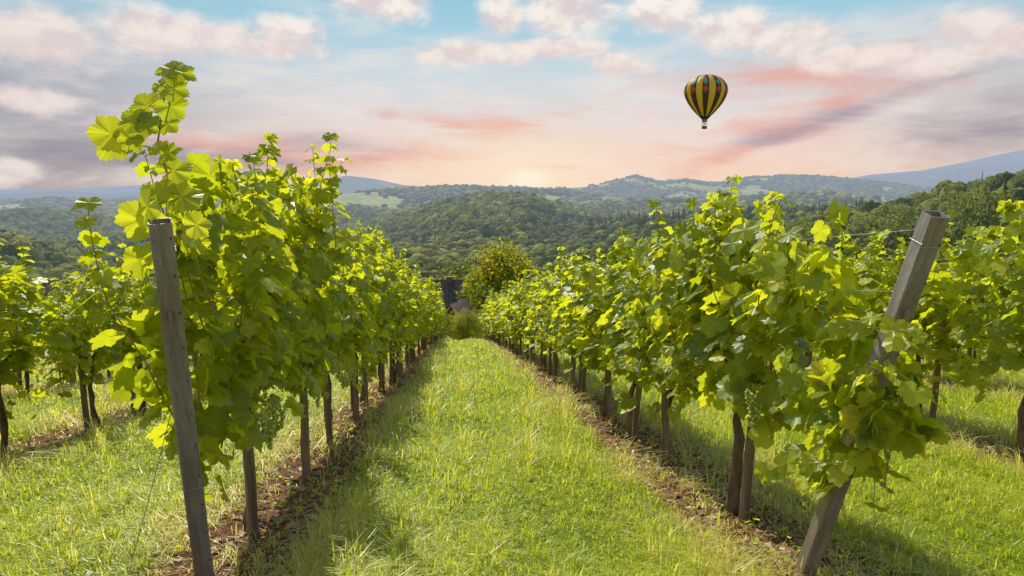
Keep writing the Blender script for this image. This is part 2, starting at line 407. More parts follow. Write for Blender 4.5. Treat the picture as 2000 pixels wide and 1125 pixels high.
# ------------------------------------------------------------------ grass
def make_grass(n):
    y = 2.6*(43/2.6)**rng.random(n); xc = y*math.tan(YAW); w = y*0.82+0.6
    x = xc+rng.uniform(-1, 1, n)*w
    cl = rng.random(n) < 0.42
    g = 0.16*np.clip(y/5, 1, 4)
    gx, gy = (np.floor(x/g)+0.5+0.4*np.sin(np.floor(y/g)*12.9+np.floor(x/g)*4.1))*g, (np.floor(y/g)+0.5+0.4*np.sin(np.floor(x/g)*7.7+1))*g
    cid = np.sin(np.floor(x/g)*91.7+np.floor(y/g)*47.3)
    x = np.where(cl, gx+rng.normal(0, 0.16, n)*g, x); y = np.where(cl, gy+rng.normal(0, 0.16, n)*g, y); y = np.maximum(y, 2.5)
    d = np.abs((x+2.75) % 3.0-1.5)
    patch = np.sin(x*2.1+y*0.7)*np.cos(y*1.7-x*0.9)+0.5*np.sin(x*5.3+1)*np.sin(y*4.1)
    keep = rng.random(n) < np.where(d < 0.3, 0.10+0.15*(patch > 0.3), np.where(d < 0.45, 0.45, 1.0))
    x, y, d, patch, cl, cid = x[keep], y[keep], d[keep], patch[keep], cl[keep], cid[keep]; n = len(x)
    sc = (y/4.0)**0.75
    h = rng.uniform(0.03, 0.075, n)*(1+0.4*patch)*np.where((d > .4) & (d < 0.75), 1.5, 1.0)*np.where(cl, 1.25+0.8*(cid > 0.7), 1)
    tuft = rng.random(n) < 0.04
    h = np.where(tuft, h*2.0, h); h = np.clip(h, 0.02, 0.26)*np.clip(sc, 1, 1.6)
    wd = 0.0026*rng.uniform(0.7, 1.8, n)*np.clip(sc, 0.9, 6)
    th = rng.uniform(0, 2*np.pi, n); lean = rng.uniform(0.15, 1.8, n)
    tint = np.clip(rng.beta(2, 2.3, n)*0.72+0.15*patch+0.06+np.where(cl, 0.13*cid, 0), 0, 0.9)
    tint = np.where(rng.random(n) < 0.05, rng.uniform(0.75, 1, n), tint)
    strip = d < 0.5+0.15*patch
    tint = np.where(strip & (rng.random(n) < 0.7), rng.uniform(0.8, 1, n), tint)
    tint = np.where((d < 0.75) & (rng.random(n) < 0.16), rng.uniform(0.8, 1, n), tint)
    lean = np.where(strip, lean*1.4, lean)
    z = H(x, y)
    bx, by = np.cos(th), np.sin(th); sx, sy = -by, bx
    B = np.stack([x, y, z-0.004], 1); s = np.stack([sx*wd, sy*wd, 0*wd], 1)
    m1 = B+np.stack([bx*h*lean*0.25, by*h*lean*0.25, h*0.6], 1)
    t1 = B+np.stack([bx*h*lean*0.95, by*h*lean*0.95, h*np.clip(1.05-0.3*lean, 0.3, 1)], 1)
    V = np.stack([B-s, B+s, m1-s*0.8, m1+s*0.8, t1], 1).reshape(-1, 3)
    f0 = np.array([(0, 1, 3), (0, 3, 2), (2, 3, 4)])
    F = (f0[None]+(np.arange(n)*5)[:, None, None]).reshape(-1, 3)
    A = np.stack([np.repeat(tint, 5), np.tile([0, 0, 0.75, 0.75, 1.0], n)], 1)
    return V, F, A
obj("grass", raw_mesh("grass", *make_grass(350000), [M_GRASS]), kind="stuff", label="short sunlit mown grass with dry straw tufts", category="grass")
# weeds
n = 16000
y = 2.8*(30/2.8)**rng.random(n); x = y*math.tan(YAW)+rng.uniform(-1, 1, n)*(y*0.8+0.5)
cl = np.sin(x*3.1+2)*np.sin(y*2.3)+0.5*np.sin(x*9)*np.sin(y*8) > 0.15; x, y = x[cl], y[cl]; n = len(x)
P = np.stack([x, y, H(x, y)+rng.uniform(0.02, 0.08, n)], 1)
N = np.stack([rng.normal(0, .5, n), rng.normal(0, .5, n), np.ones(n)], 1); T = np.stack([rng.normal(0, 1, n), rng.normal(0, 1, n), rng.uniform(0, .5, n)], 1)
OV = leaf_template([(0, 1.0), (15, .8), (35, .5), (70, .33), (120, .25), (175, .2)])
wm = MB(); wm.add(*leaves(P, N, T, rng.uniform(0.012, 0.042, n)*np.clip(y/5, 1, 2.5), rng.uniform(0.2, 0.85, n), OV))
obj("ground_cover_weeds", wm.mesh("weeds", [M_VLEAF]), kind="stuff", label="small broad-leaved weeds scattered through the grass", category="weeds")

# ------------------------------------------------------------------ vines
ROWX = {-3: -7.25, -2: -4.25, -1: -1.25, 1: 1.75, 2: 4.75, 3: 7.75, 4: 10.75}
GL = "vines trained in vineyard rows"; GS = "stakes supporting the vines"
n = 5200
y = 2.6*(35/2.6)**rng.random(n); rx = np.array(list(ROWX.values())+[1.75, 1.75])[rng.integers(0, 9, n)]
x = rx+rng.normal(0, 0.28, n)
P = np.stack([x, y, H(x, y)+0.015], 1); N = np.stack([rng.normal(0, .4, n), rng.normal(0, .4, n), np.ones(n)], 1)
T = np.stack([rng.normal(0, 1, n), rng.normal(0, 1, n), rng.normal(0, .2, n)], 1)
dm = MB(); dm.add(*leaves(P, N, T, rng.uniform(0.02, 0.055, n), rng.random(n)**1.5, LO, rng.uniform(1, 4, n)))
obj("fallen_leaves", dm.mesh("fallen_leaves", [M_DRY]), kind="stuff", label="dry curled vine leaves on bare soil", category="fallen leaves")
def ico(sub):
    import bmesh
    bm = bmesh.new(); bmesh.ops.create_icosphere(bm, subdivisions=sub, radius=1); bm.verts.ensure_lookup_table()
    V0 = np.array([v.co[:] for v in bm.verts]); F0 = np.array([[v.index for v in f.verts] for f in bm.faces]); bm.free(); return V0, F0
n = 5000; V0, F0 = ico(1)
y = 2.6*(20/2.6)**rng.random(n); rx = np.array([-4.25, -1.25, 1.75, 4.75])[rng.integers(0, 4, n)]; x = rx+rng.normal(0, 0.17, n)
C = np.stack([x, y, H(x, y)], 1); s = rng.uniform(0.005, 0.022, (n, 1, 1))*rng.uniform(0.6, 1.2, (n, 1, 3))
VV = (V0[None]*(1+rng.uniform(-.25, .25, (n, len(V0), 1)))*s+C[:, None]).reshape(-1, 3); FF = (F0[None]+(np.arange(n)*len(V0))[:, None, None]).reshape(-1, 3)
M_CLOD = simple("soil_clod", (0.12, 0.055, 0.03), (0.30, 0.15, 0.09), 5, 0.95, objc=False)
obj("soil_clods", raw_mesh("soil_clods", VV, FF, None, [M_CLOD]), kind="stuff", label="crumbly red-brown soil clods under the vines", category="soil")

def var():
    a, b = rng.uniform(0, 6, 2)
    return foliage("vine_foliage", -0.72, 0.72, lambda q: 1.93+0.17*math.sin(q*4+a), lambda q: 0.66+0.12*math.sin(q*5+b), 0.30, 360, 8, 0.104)
FOLV = [var() for _ in range(9)]
TRK = [trunk_mesh("vine_trunk") for _ in range(6)]
STK = [stake_mesh("wooden_stake") for _ in range(3)]

VL0 = Vector((-1.25, 3.96, 0)); VL0.z = Hs(VL0.x, VL0.y)
def left_extra(mb):
    o = np.array(VL0)
    st = [(430, 640, 3.35), (392, 540, 3.2), (368, 450, 3.08), (342, 375, 3.0), (322, 325, 2.94), (308, 280, 2.90), (314, 235, 2.88), (322, 190, 2.86), (338, 150, 2.84), (345, 128, 2.82)]
    pts = np.array([at_y(a, b, c) for a, b, c in st])-o
    mb.add(*tube(pts, np.linspace(0.0065, 0.0022, len(pts)), 6), None, 1)
    side_sh = np.array([at_y(a, b, c) for a, b, c in [(308, 290, 2.90), (280, 285, 2.86), (250, 270, 2.84), (222, 268, 2.82)]])-o
    mb.add(*tube(side_sh, [0.004, 0.003, 0.0025, 0.0018], 5), None, 1)
    # (stem index, leaf junction px,py, tip px,py, depth, normal tilt)
    L = [(5, 222, 262, 166, 268, 2.82, .5), (5, 225, 272, 192, 316, 2.84, .3), (5, 240, 262, 222, 226, 2.86, .9), (5, 258, 272, 240, 304, 2.80, .4),
         (6, 268, 238, 236, 206, 2.8, .6), (6, 275, 245, 298, 214, 2.86, .6), (7, 290, 208, 258, 172, 2.85, .5), (7, 290, 232, 268, 262, 2.8, .8),
         (8, 334, 172, 370, 184, 2.78, .6), (9, 348, 140, 384, 147, 2.8, .8), (9, 338, 135, 294, 134, 2.78, 1.0), (9, 342, 132, 334, 112, 2.84, .5), (8, 315, 166, 286, 154, 2.8, .8), (7, 332, 205, 358, 230, 2.78, .3), (6, 326, 240, 348, 262, 2.9, .6),
         (4, 325, 300, 350, 282, 2.85, .7), (4, 310, 290, 294, 266, 2.86, .8), (3, 290, 400, 240, 436, 2.85, .4), (3, 322, 372, 288, 350, 2.86, .7), (4, 335, 335, 368, 304, 2.95, .6), (2, 380, 440, 412, 425, 2.95, .5), (3, 278, 425, 256, 476, 2.9, .1), (3, 350, 385, 385, 352, 2.95, .9)]
    P, N, T, S = [], [], [], []
    for k, a, b, c, d, yy, nz in L:
        j = np.array(at_y(a, b, yy))-o; tp = np.array(at_y(c, d, yy-0.02))-o
        st_p = pts[k] if a > 262 or k != 5 else side_sh[np.argmin(np.linalg.norm(side_sh-j, axis=1))]
        mb.add(*tube([st_p, (st_p+j)/2+[0, 0, 0.008], j], [0.002, 0.0017, 0.0015], 4), None, 1)
        P.append(j); T.append(tp-j); S.append(np.linalg.norm(tp-j)*0.98); N.append([rng.normal(0, .35)+0.15, -1, nz])
    mb.add(*leaves(np.array(P), np.array(N), np.array(T), np.array(S), rng.uniform(0.3, 0.8, len(P)), HI, rng.uniform(0.5, 1.5, len(P))), 0)
fl0 = foliage("vine_foliage", -1.08, 0.7, lambda q: float(np.interp(q, [-1.08, -0.8, -0.4, 0.7], [1.75, 1.98, 2.12, 2.08])),
              lambda q: float(np.interp(q, [-1.08, -0.5, -0.3, 0.7], [0.58, 0.58, 0.66, 0.76])), 0.25, 590, 11, 0.108, left_extra, 0.2,
              minf=lambda z: -0.76-0.40*min(z, 1.9)/1.78+0.16)
VR0 = Vector((1.75, 3.9, 0)); VR0.z = Hs(VR0.x, VR0.y)
def right_extra(mb):
    o = np.array(VR0)
    for st in ([(1670, 740, 2.8), (1700, 820, 2.55), (1690, 880, 2.5), (1650, 905, 2.6), (1590, 905, 2.65), (1540, 905, 2.75), (1490, 925, 2.8)],
               [(1680, 740, 2.7), (1740, 720, 2.45), (1790, 770, 2.4)], [(1640, 640, 2.8), (1730, 640, 2.45), (1780, 650, 2.4)]):
        pts = np.array([at_y(*q) for q in st])-o
        mb.add(*tube(pts, np.linspace(0.004, 0.002, len(pts)), 5), None, 1)
        f = np.linspace(0, len(pts)-1.001, len(pts)*2+3); ii = f.astype(int); P = pts[ii]+(pts[ii+1]-pts[ii])*(f-ii)[:, None]
        k = len(P); P = P+rng.normal(0, 0.02, (k, 3))
        N = np.stack([rng.normal(-0.3, .4, k), rng.normal(-0.5, .3, k), rng.uniform(0.3, 1, k)], 1)
        T = np.stack([rng.normal(0, .7, k), rng.normal(-0.4, .4, k), rng.uniform(-0.8, 0.1, k)], 1)
        mb.add(*leaves(P, N, T, rng.uniform(0.035, 0.07, k), rng.uniform(0.3, 0.85, k), HI), 0)
fr0 = foliage("vine_foliage", -1.42, 0.7, lambda q: float(np.interp(q, [-1.42, -1.3, -1.1, -0.9, -0.6, 0.7], [1.05, 1.25, 1.5, 1.7, 1.92, 1.85])),
              lambda q: float(np.interp(q, [-1.42, -1.1, -0.5, 0, 0.7], [0.88, 0.70, 0.64, 0.70, 0.74])), 0.25, 580, 12, 0.108, right_extra, 0.1)

def grape_bunch_mesh():
    mb = MB(); V0, F0 = ico(2)
    for i in range(46):
        t_ = rng.random(); r = 0.035*(1-t_)**0.6*np.sqrt(rng.random())+0.004; a = rng.uniform(0, 6.28)
        mb.add(V0*0.0085+[r*math.cos(a), r*math.sin(a), -0.14*t_], F0)
    mb.add(*tube([(0, 0, 0.05), (0, 0, 0), (0, 0, -0.1)], 0.002, 4), None, 1)
    return mb.mesh("grape_bunch", [M_GRAPE, M_SHOOT], True)
GB = grape_bunch_mesh()

for ri, rx in ROWX.items():
    y = 3.96 if ri < 0 else 3.9
    if abs(ri) == 2: y = 5.0
    if abs(ri) >= 3: y = 8.0
    first = abs(ri) == 1
    k = 0
    while y < 40:
        x = rx+rng.normal(0, 0.03); zz = Hs(x, y)
        e = obj("grape_vine", None, None, (x, y, zz)); e.empty_display_size = 0.2
        e["category"] = "vine"; e["group"] = GL
        e["label"] = "leafy green grape vine tied to a wooden stake"
        flip = bool(rng.random() < 0.5)
        if first and k == 0:
            e.location = VL0 if ri < 0 else VR0; x, y, zz = e.location
            e["label"] = ("tall grape vine with one long shoot above the steel post" if ri < 0 else "bushy grape vine drooping over the leaning steel post")
            fo = obj("foliage", fl0 if ri < 0 else fr0, e)
        else:
            fo = obj("foliage", FOLV[int(rng.integers(0, len(FOLV)))], e)
            sz = rng.uniform(0.92, 1.09)*(1.06 if (ri == -1 and k < 6) else 1.0)*(1+0.10*min(1, y/25))
            if ri == 1: sz *= (0.93 if k < 2 else 0.88)
            if ri >= 2: sz *= 0.94
            if ri <= -2: sz *= 0.87
            fo.scale = (rng.uniform(0.85, 1.25)*(1+0.25*min(1, y/30)), 1.02, sz)
            if flip: fo.rotation_euler = (0, 0, math.pi)
        tr = obj("trunk", TRK[int(rng.integers(0, 6))], e); tr.location = (rng.normal(0, 0.03), 0.09+rng.uniform(0, 0.1), 0); tr.rotation_euler = (0, 0, 0 if flip else math.pi)
        if first and k < 4:
            for g in range(7 if ri < 0 else 3):
                gb = obj("grape_bunch", GB, e, (rng.uniform(0, 0.24)*(1 if ri < 0 else -1), rng.uniform(-0.6, 0.6) if k else rng.uniform(-0.5, 0.2), rng.uniform(0.72, 1.0)))
        s = obj("wooden_stake", STK[int(rng.integers(0, 3))], None, (x+rng.normal(0, 0.015), y-0.03, zz))
        s.rotation_euler = (rng.normal(0, 0.04), rng.normal(0, 0.03), rng.uniform(0, 6))
        s["category"] = "wooden stake"; s["group"] = GS; s["label"] = "weathered round wooden stake beside a vine trunk"
        y += 1.3*rng.uniform(0.85, 1.15); k += 1

# steel end posts
def steel_post(base, top, roll, w, label):
    base = Vector(base); top = Vector(top); L = (top-base).length; wall = 0.0045
    e = obj("steel_post", None, None, base); e["label"] = label; e["category"] = "post"; e["group"] = "steel end posts of the vine rows"
    q = (top-base).to_track_quat('Z', 'Y'); e.rotation_mode = 'QUATERNION'; e.rotation_quaternion = q @ Matrix.Rotation(roll, 3, 'Z').to_quaternion()
    def ring(s, z, bev):
        b = bev; return [(s-b, -s, z), (s, -s+b, z), (s, s-b, z), (s-b, s, z), (-s+b, s, z), (-s, s-b, z), (-s, -s+b, z), (-s+b, -s, z)]
    V = ring(w, -0.25, 0.006)+ring(w, L*0.5, 0.006)+ring(w, L, 0.006)+ring(w-wall, L, 0.004)+ring(w-wall, L-0.5, 0.004)
    F = []
    for r_ in range(4):
        for j in range(8):
            a, b = r_*8+j, r_*8+(j+1) % 8; F += [(a, b, b+8), (a, b+8, a+8)]
    F += [(32, 32+j, 33+j) for j in range(1, 7)]
    mb = MB(); mb.add(V, F)
    for s in (-1, 1):
        for z in np.arange(0.2, L-0.05, 0.16):
            th = np.arange(10)*2*np.pi/10; c = np.stack([np.cos(th)*0.003+0.03, np.full(10, s*(w+0.0012)), z+np.sin(th)*0.006], 1)
            mb.add(np.vstack([c, [[0.03, s*(w+0.0012), z]]]), [(10, k_, (k_+1) % 10) for k_ in range(10)], None, 1)
    obj("tube", mb.mesh("post_tube", [M_STEEL, M_HOLE]), e)
    for z in (L-0.12, L*0.62, L*0.33):
        lp = [(s1*(w+0.003), s2*(w+0.003), z+dz) for s1, s2, dz in ((-1, -1, 0), (1, -1, .004), (1, 1, .01), (-1, 1, .006), (-1, -1, 0.012))]
        mb = MB(); mb.add(*tube(lp, 0.0015, 5)); obj("wire_tie", mb.mesh("wire_tie", [M_WIRE]), e)
    mb = MB(); mb.add(*box(-0.012, 0.0, -w-0.02, -w-0.001, L*0.78, L*0.78+0.045)); obj("hook", mb.mesh("hook", [M_STEEL]), e)
    return e
lp_t = at_y(312, 432, 2.80); lb = Vector((-1.25, 3.2, Hs(-1.25, 3.2)))
steel_post(lb, lp_t, R(12), 0.042, "grey hollow square steel post leaning at the row end")
rp_t = at_y(1828, 418, 2.40); rb = Vector((1.68, 2.99, Hs(1.68, 2.99)))
steel_post(rb, rp_t, R(-10), 0.037, "rusty square steel post leaning outward through vine leaves")

# trellis wires
for ri, rx in ROWX.items():
    if abs(ri) > 2: continue
    for hz_ in (0.78, 1.15, 1.5, 1.8):
        ys = np.linspace(5.0, 39, 40)
        pts = [(rx+0.035*(1 if hz_ > 1 else 0), yy, float(H(rx, yy))+hz_) for yy in ys]
        if abs(ri) == 1:
            b, tt = (lb, lp_t) if ri < 0 else (rb, rp_t)
            f = min(0.97, hz_/1.75*0.97); pts = [tuple(b.lerp(tt, f))]+pts
        mb = MB(); mb.add(*tube(pts, 0.0016, 5)); obj("trellis_wire", mb.mesh("trellis_wire", [M_WIRE]), label="thin steel trellis wire strung along the vines", category="wire", group="trellis wires")
for b, tt, sx in ((lb, lp_t, -0.35), (rb, rp_t, 0.3)):
    a = b.lerp(tt, 0.62); g = Vector((b.x+sx, b.y-0.1, 0)); g.z = Hs(g.x, g.y)
    mb = MB(); mb.add(*tube([a, (a+g)/2+Vector((0, 0, -0.01)), g], 0.0018, 5)); obj("anchor_wire", mb.mesh("anchor_wire", [M_WIRE]), label="taut anchor wire from steel post to ground", category="wire", group="anchor wires")

# ------------------------------------------------------------------ trees
QUAD = (np.array([(-.5, 0, 0), (0, -.35, .05), (.5, 0, 0), (0, .4, -.05)]), np.array([(0, 1, 2), (0, 2, 3)]), np.zeros(4))
def crown_mesh(name, mat, ncl, per, leaf, rx=0.5, z0=0.18, z1=1.0, core=0.45):
    mb = MB(); C = []
    while len(C) < ncl:
        p = rng.uniform(-1, 1, 3)
        if np.linalg.norm(p) < 1 and np.linalg.norm(p) > core: C.append(p)
    C = np.array(C); zc = (z0+z1)/2; hz_ = (z1-z0)/2
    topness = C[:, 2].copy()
    C = C*np.array([rx, rx, hz_])*0.85; C[:, :2] *= (1-0.3*np.clip(C[:, 2:]/hz_, 0, 1)); C[:, 2] += zc
    k = ncl*per; cid = np.repeat(np.arange(ncl), per); d = norm(rng.normal(0, 1, (k, 3)))
    cr = rng.uniform(0.10, 0.19, ncl)*rx/0.5
    P = C[cid]+d*cr[cid][:, None]*rng.uniform(0.5, 1.1, (k, 1))**0.6*np.array([1, 1, 0.75])
    N = d+rng.normal(0, .5, (k, 3))+[0, 0, 0.4]; T = rng.normal(0, 1, (k, 3))
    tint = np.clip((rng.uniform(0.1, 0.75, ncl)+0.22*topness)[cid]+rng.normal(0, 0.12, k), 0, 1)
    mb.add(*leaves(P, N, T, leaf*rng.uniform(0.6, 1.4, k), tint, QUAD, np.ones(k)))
    return mb.mesh(name, [mat])
def trunk_tree(name, top=0.8):
    mb = MB(); pts = [(0, 0, -0.04), (0.005, 0, 0.1), (0, 0.01, 0.3), (0.01, 0, 0.5), (0, 0, top)]
    mb.add(*tube(pts, [0.028, 0.022, 0.017, 0.012, 0.003], 8))
    for i in range(7):
        a = rng.uniform(0, 6.28); z = rng.uniform(0.2, 0.55); q = rng.uniform(0.14, 0.26)
        mb.add(*tube([(0, 0, z), (q*.5*math.cos(a), q*.5*math.sin(a), z+0.09), (q*math.cos(a), q*math.sin(a), z+0.22)], [0.01, 0.006, 0.002], 5))
    return mb.mesh(name, [M_TRUNK], True)
def conifer_mesh(name, mat, layers=13):
    mb = MB()
    for L in range(layers):
        f = L/(layers-1); zc = 0.12+0.86*f; r = 0.19*(1-f)**0.85+0.012; k = 12
        th = np.arange(k*2)*np.pi/k+rng.uniform(0, 1); rr = np.where(np.arange(k*2) % 2, r*rng.uniform(0.35, .6, k*2), r*rng.uniform(0.8, 1.2, k*2))
        ringv = np.stack([rr*np.cos(th), rr*np.sin(th), zc-0.055*(1-f*0.6)*rng.uniform(0.7, 1.3, k*2)], 1)
        Vv = np.vstack([[[0, 0, zc+0.05]], ringv]); Ff = [(0, i+1, (i+1) % (2*k)+1) for i in range(2*k)]
        mb.add(Vv, Ff, np.tile([rng.uniform(0, 0.3), 0], (len(Vv), 1)))
    return mb.mesh(name, [mat])
CR_D = [crown_mesh("crown", M_TREE, 42, 60, 0.032, rx=0.42) for _ in range(3)]
CR_M = crown_mesh("crown", M_MAPLE, 190, 85, 0.028, rx=0.42, z0=0.02, core=0.3)
CR_B = crown_mesh("crown", M_TREE, 60, 60, 0.03, rx=0.5, z0=0.02)
CR_BB = crown_mesh("crown", M_MAPLE, 60, 60, 0.03, rx=0.5, z0=0.02)
CR_C = [conifer_mesh("crown", M_TREE) for _ in range(2)]
TT = [trunk_tree("tree_trunk") for _ in range(2)]
def tree(kind, px, pyt, r, wpx=None, label=None, group=None):
    top = at_r(px, pyt, r); g = Hs(top.x, top.y); h = top.z-g
    if h < 2.5: h = 2.5
    nm, crown = {'d': ("deciduous_tree", CR_D[int(rng.integers(0, 3))]), 'm': ("deciduous_tree", CR_M), 'b': ("shrub", CR_B), 'y': ("shrub", CR_BB), 'c': ("conifer_tree", CR_C[int(rng.integers(0, 2))])}[kind]
    e = obj(nm, None, None, (top.x, top.y, g)); e.rotation_euler = (0, 0, rng.uniform(0, 6.28))
    base_w = {'d': 0.84, 'm': 0.76, 'b': 0.95, 'y': 0.95, 'c': 0.40}[kind]*h
    w = (wpx/1333*r) if wpx else base_w*rng.uniform(0.85, 1.15)
    sx = w/base_w
    for nm2, me in (("trunk", TT[int(rng.integers(0, 2))]), ("crown", crown)):
        c = obj(nm2, me, e); c.scale = (h*sx, h*sx, h*(1.0 if nm2 == "crown" else 0.95))
    e["category"] = {'d': "tree", 'm': "tree", 'b': "shrub", 'y': "shrub", 'c': "conifer"}[kind]
    e["label"] = label or {'d': "dark green leafy tree on a wooded slope", 'm': "", 'b': "dense green shrub beside the farm buildings", 'y': "sunlit yellow-green shrub beside the farm buildings", 'c': "dark pointed conifer on a wooded slope"}[kind]
    if group: e["group"] = group
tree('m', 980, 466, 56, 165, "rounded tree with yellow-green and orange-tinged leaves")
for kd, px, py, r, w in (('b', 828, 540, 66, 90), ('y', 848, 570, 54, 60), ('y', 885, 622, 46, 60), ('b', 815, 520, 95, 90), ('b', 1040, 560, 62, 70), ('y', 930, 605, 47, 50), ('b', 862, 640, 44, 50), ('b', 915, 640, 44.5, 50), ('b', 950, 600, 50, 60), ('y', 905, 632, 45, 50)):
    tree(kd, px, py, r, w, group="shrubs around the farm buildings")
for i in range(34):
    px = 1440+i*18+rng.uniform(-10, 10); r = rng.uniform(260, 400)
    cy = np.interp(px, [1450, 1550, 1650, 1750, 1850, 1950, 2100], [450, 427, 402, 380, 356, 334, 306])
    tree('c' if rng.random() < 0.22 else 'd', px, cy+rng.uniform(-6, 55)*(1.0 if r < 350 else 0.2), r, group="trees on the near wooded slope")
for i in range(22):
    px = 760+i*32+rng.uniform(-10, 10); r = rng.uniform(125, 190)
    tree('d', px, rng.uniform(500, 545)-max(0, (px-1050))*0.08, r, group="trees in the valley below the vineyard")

# distant woods as one mass
def crown_tmpl(sub, extra, jit):
    V0, F0 = ico(sub); V0 = V0*(1+rng.uniform(-jit, jit, (len(V0), 1)))*np.array([0.5, 0.5, 0.5])+[0, 0, 0.5]
    V, F = [V0], [F0]; n = len(V0)
    if extra:
        d = norm(rng.normal(0, 1, (extra, 3))); d[:, 2] = np.abs(d[:, 2])*1.0-0.1
        P = d*np.array([0.5, 0.5, 0.5])*rng.uniform(0.9, 1.12, (extra, 1))+[0, 0, 0.5]
        v_, f_, _ = leaves(P, d+rng.normal(0, .6, (extra, 3)), rng.normal(0, 1, (extra, 3)), rng.uniform(0.12, 0.22, extra), np.zeros(extra), QUAD, np.ones(extra))
        V.append(v_); F.append(f_+n)
    return np.vstack(V), np.vstack(F)
def cone_tmpl():
    V, F = [], []; n = 0
    for L in range(5):
        f = L/4; zc = 0.2+0.8*f; r = 0.26*(1-f)**0.9+0.03; k = 8
        th = np.arange(k)*2*np.pi/k+rng.uniform(0, 1); rr = r*rng.uniform(0.7, 1.2, k)
        V += [np.vstack([[[0, 0, zc+0.12]], np.stack([rr*np.cos(th), rr*np.sin(th), np.full(k, zc-0.14)], 1)])]
        F += [np.array([(0, i+1, (i+1) % k+1) for i in range(k)])+n]; n += k+1
    return np.vstack(V), np.vstack(F)
T_NEAR = [crown_tmpl(2, 110, 0.14) for _ in range(4)]; T_MID = [crown_tmpl(1, 26, 0.2) for _ in range(4)]; T_FAR = [crown_tmpl(1, 0, 0.25) for _ in range(3)]; T_CON = [cone_tmpl() for _ in range(3)]
def scatter(n, r0, r1, tm, wmin, wmax, flat=1.0):
    r = np.sqrt(rng.uniform(r0*r0, r1*r1, n)); az = rng.uniform(azel(-120, 400)[0], azel(2120, 400)[0], n)
    x, y = r*np.sin(az), r*np.cos(az); z = H(x, y)
    keep = (meadow(x, y) < 0.5) | ((rng.random(n) < 0.05) & (r > 1400))
    x, y, z, r, az = x[keep], y[keep], z[keep], r[keep], az[keep]; n = len(x)
    con = ((np.sin(x*0.011+y*0.007)+0.5*np.sin(y*0.023)+np.where((az > R(8)) & (r < 900), 0.5, -2.0)) > 0.5) & (r < 900) & (rng.random(n) < 0.6)
    con |= (rng.random(n) < 0.02) & (r < 700)
    w = rng.uniform(wmin, wmax, n); h = w*rng.uniform(0.8, 1.2, n)*flat
    mb_V, mb_F, mb_A, nn = [], [], [], 0
    big = 0.5+0.5*np.sin(x*0.021+1)*np.sin(y*0.017)
    tint = np.clip(rng.beta(2, 2.2, n)*0.85+0.25*big-0.05, 0, 1); tint = np.where((az > R(6)) & (r < 900), tint*0.75, tint); tint = np.where(con, rng.uniform(0, 0.22, n), tint)
    th = rng.uniform(0, 6.28, n); which = rng.integers(0, 3, n); ch = rng.uniform(0.9, 1.5, n)
    for cflag in (0, 1):
        for wi in range(3):
            sel = np.where((con == bool(cflag)) & (which == wi))[0]
            if not len(sel): continue
            V0, F0 = (T_CON[wi] if cflag else tm[wi])
            ww = w[sel]*(0.75 if cflag else 1); hh = h[sel]*(ch[sel] if cflag else 1)
            c, s = np.cos(th[sel])[:, None], np.sin(th[sel])[:, None]
            vx = (V0[None, :, 0]*c-V0[None, :, 1]*s)*ww[:, None]+x[sel][:, None]
            vy = (V0[None, :, 0]*s+V0[None, :, 1]*c)*ww[:, None]+y[sel][:, None]
            vz = V0[None, :, 2]*hh[:, None]+z[sel][:, None]-0.5
            mb_V.append(np.stack([vx, vy, vz], 2).reshape(-1, 3)); k = len(sel)
            mb_F.append((F0[None]+(np.arange(k)*len(V0))[:, None, None]).reshape(-1, 3)+nn); nn += k*len(V0)
            jit = rng.uniform(-0.12, 0.12, k*len(V0))
            mb_A.append(np.stack([np.clip(np.repeat(tint[sel], len(V0))+jit, 0, 1), np.zeros(k*len(V0))], 1))
    return np.vstack(mb_V), np.vstack(mb_F), np.vstack(mb_A)
obj("woodland", raw_mesh("woodland", *scatter(4400, 175, 620, T_NEAR, 8, 13), [M_FOREST]), kind="stuff", label="mixed green woodland filling the valley", category="woodland")
obj("woodland", raw_mesh("woodland", *scatter(16000, 600, 1450, T_MID, 9, 14), [M_FOREST]), kind="stuff", label="mixed woodland covering the rounded hill", category="woodland")
obj("woodland", raw_mesh("woodland", *scatter(32000, 1400, 4200, T_FAR, 14, 24, 0.6), [M_FOREST]), kind="stuff", label="hazy distant woodland on rolling ridges", category="woodland")

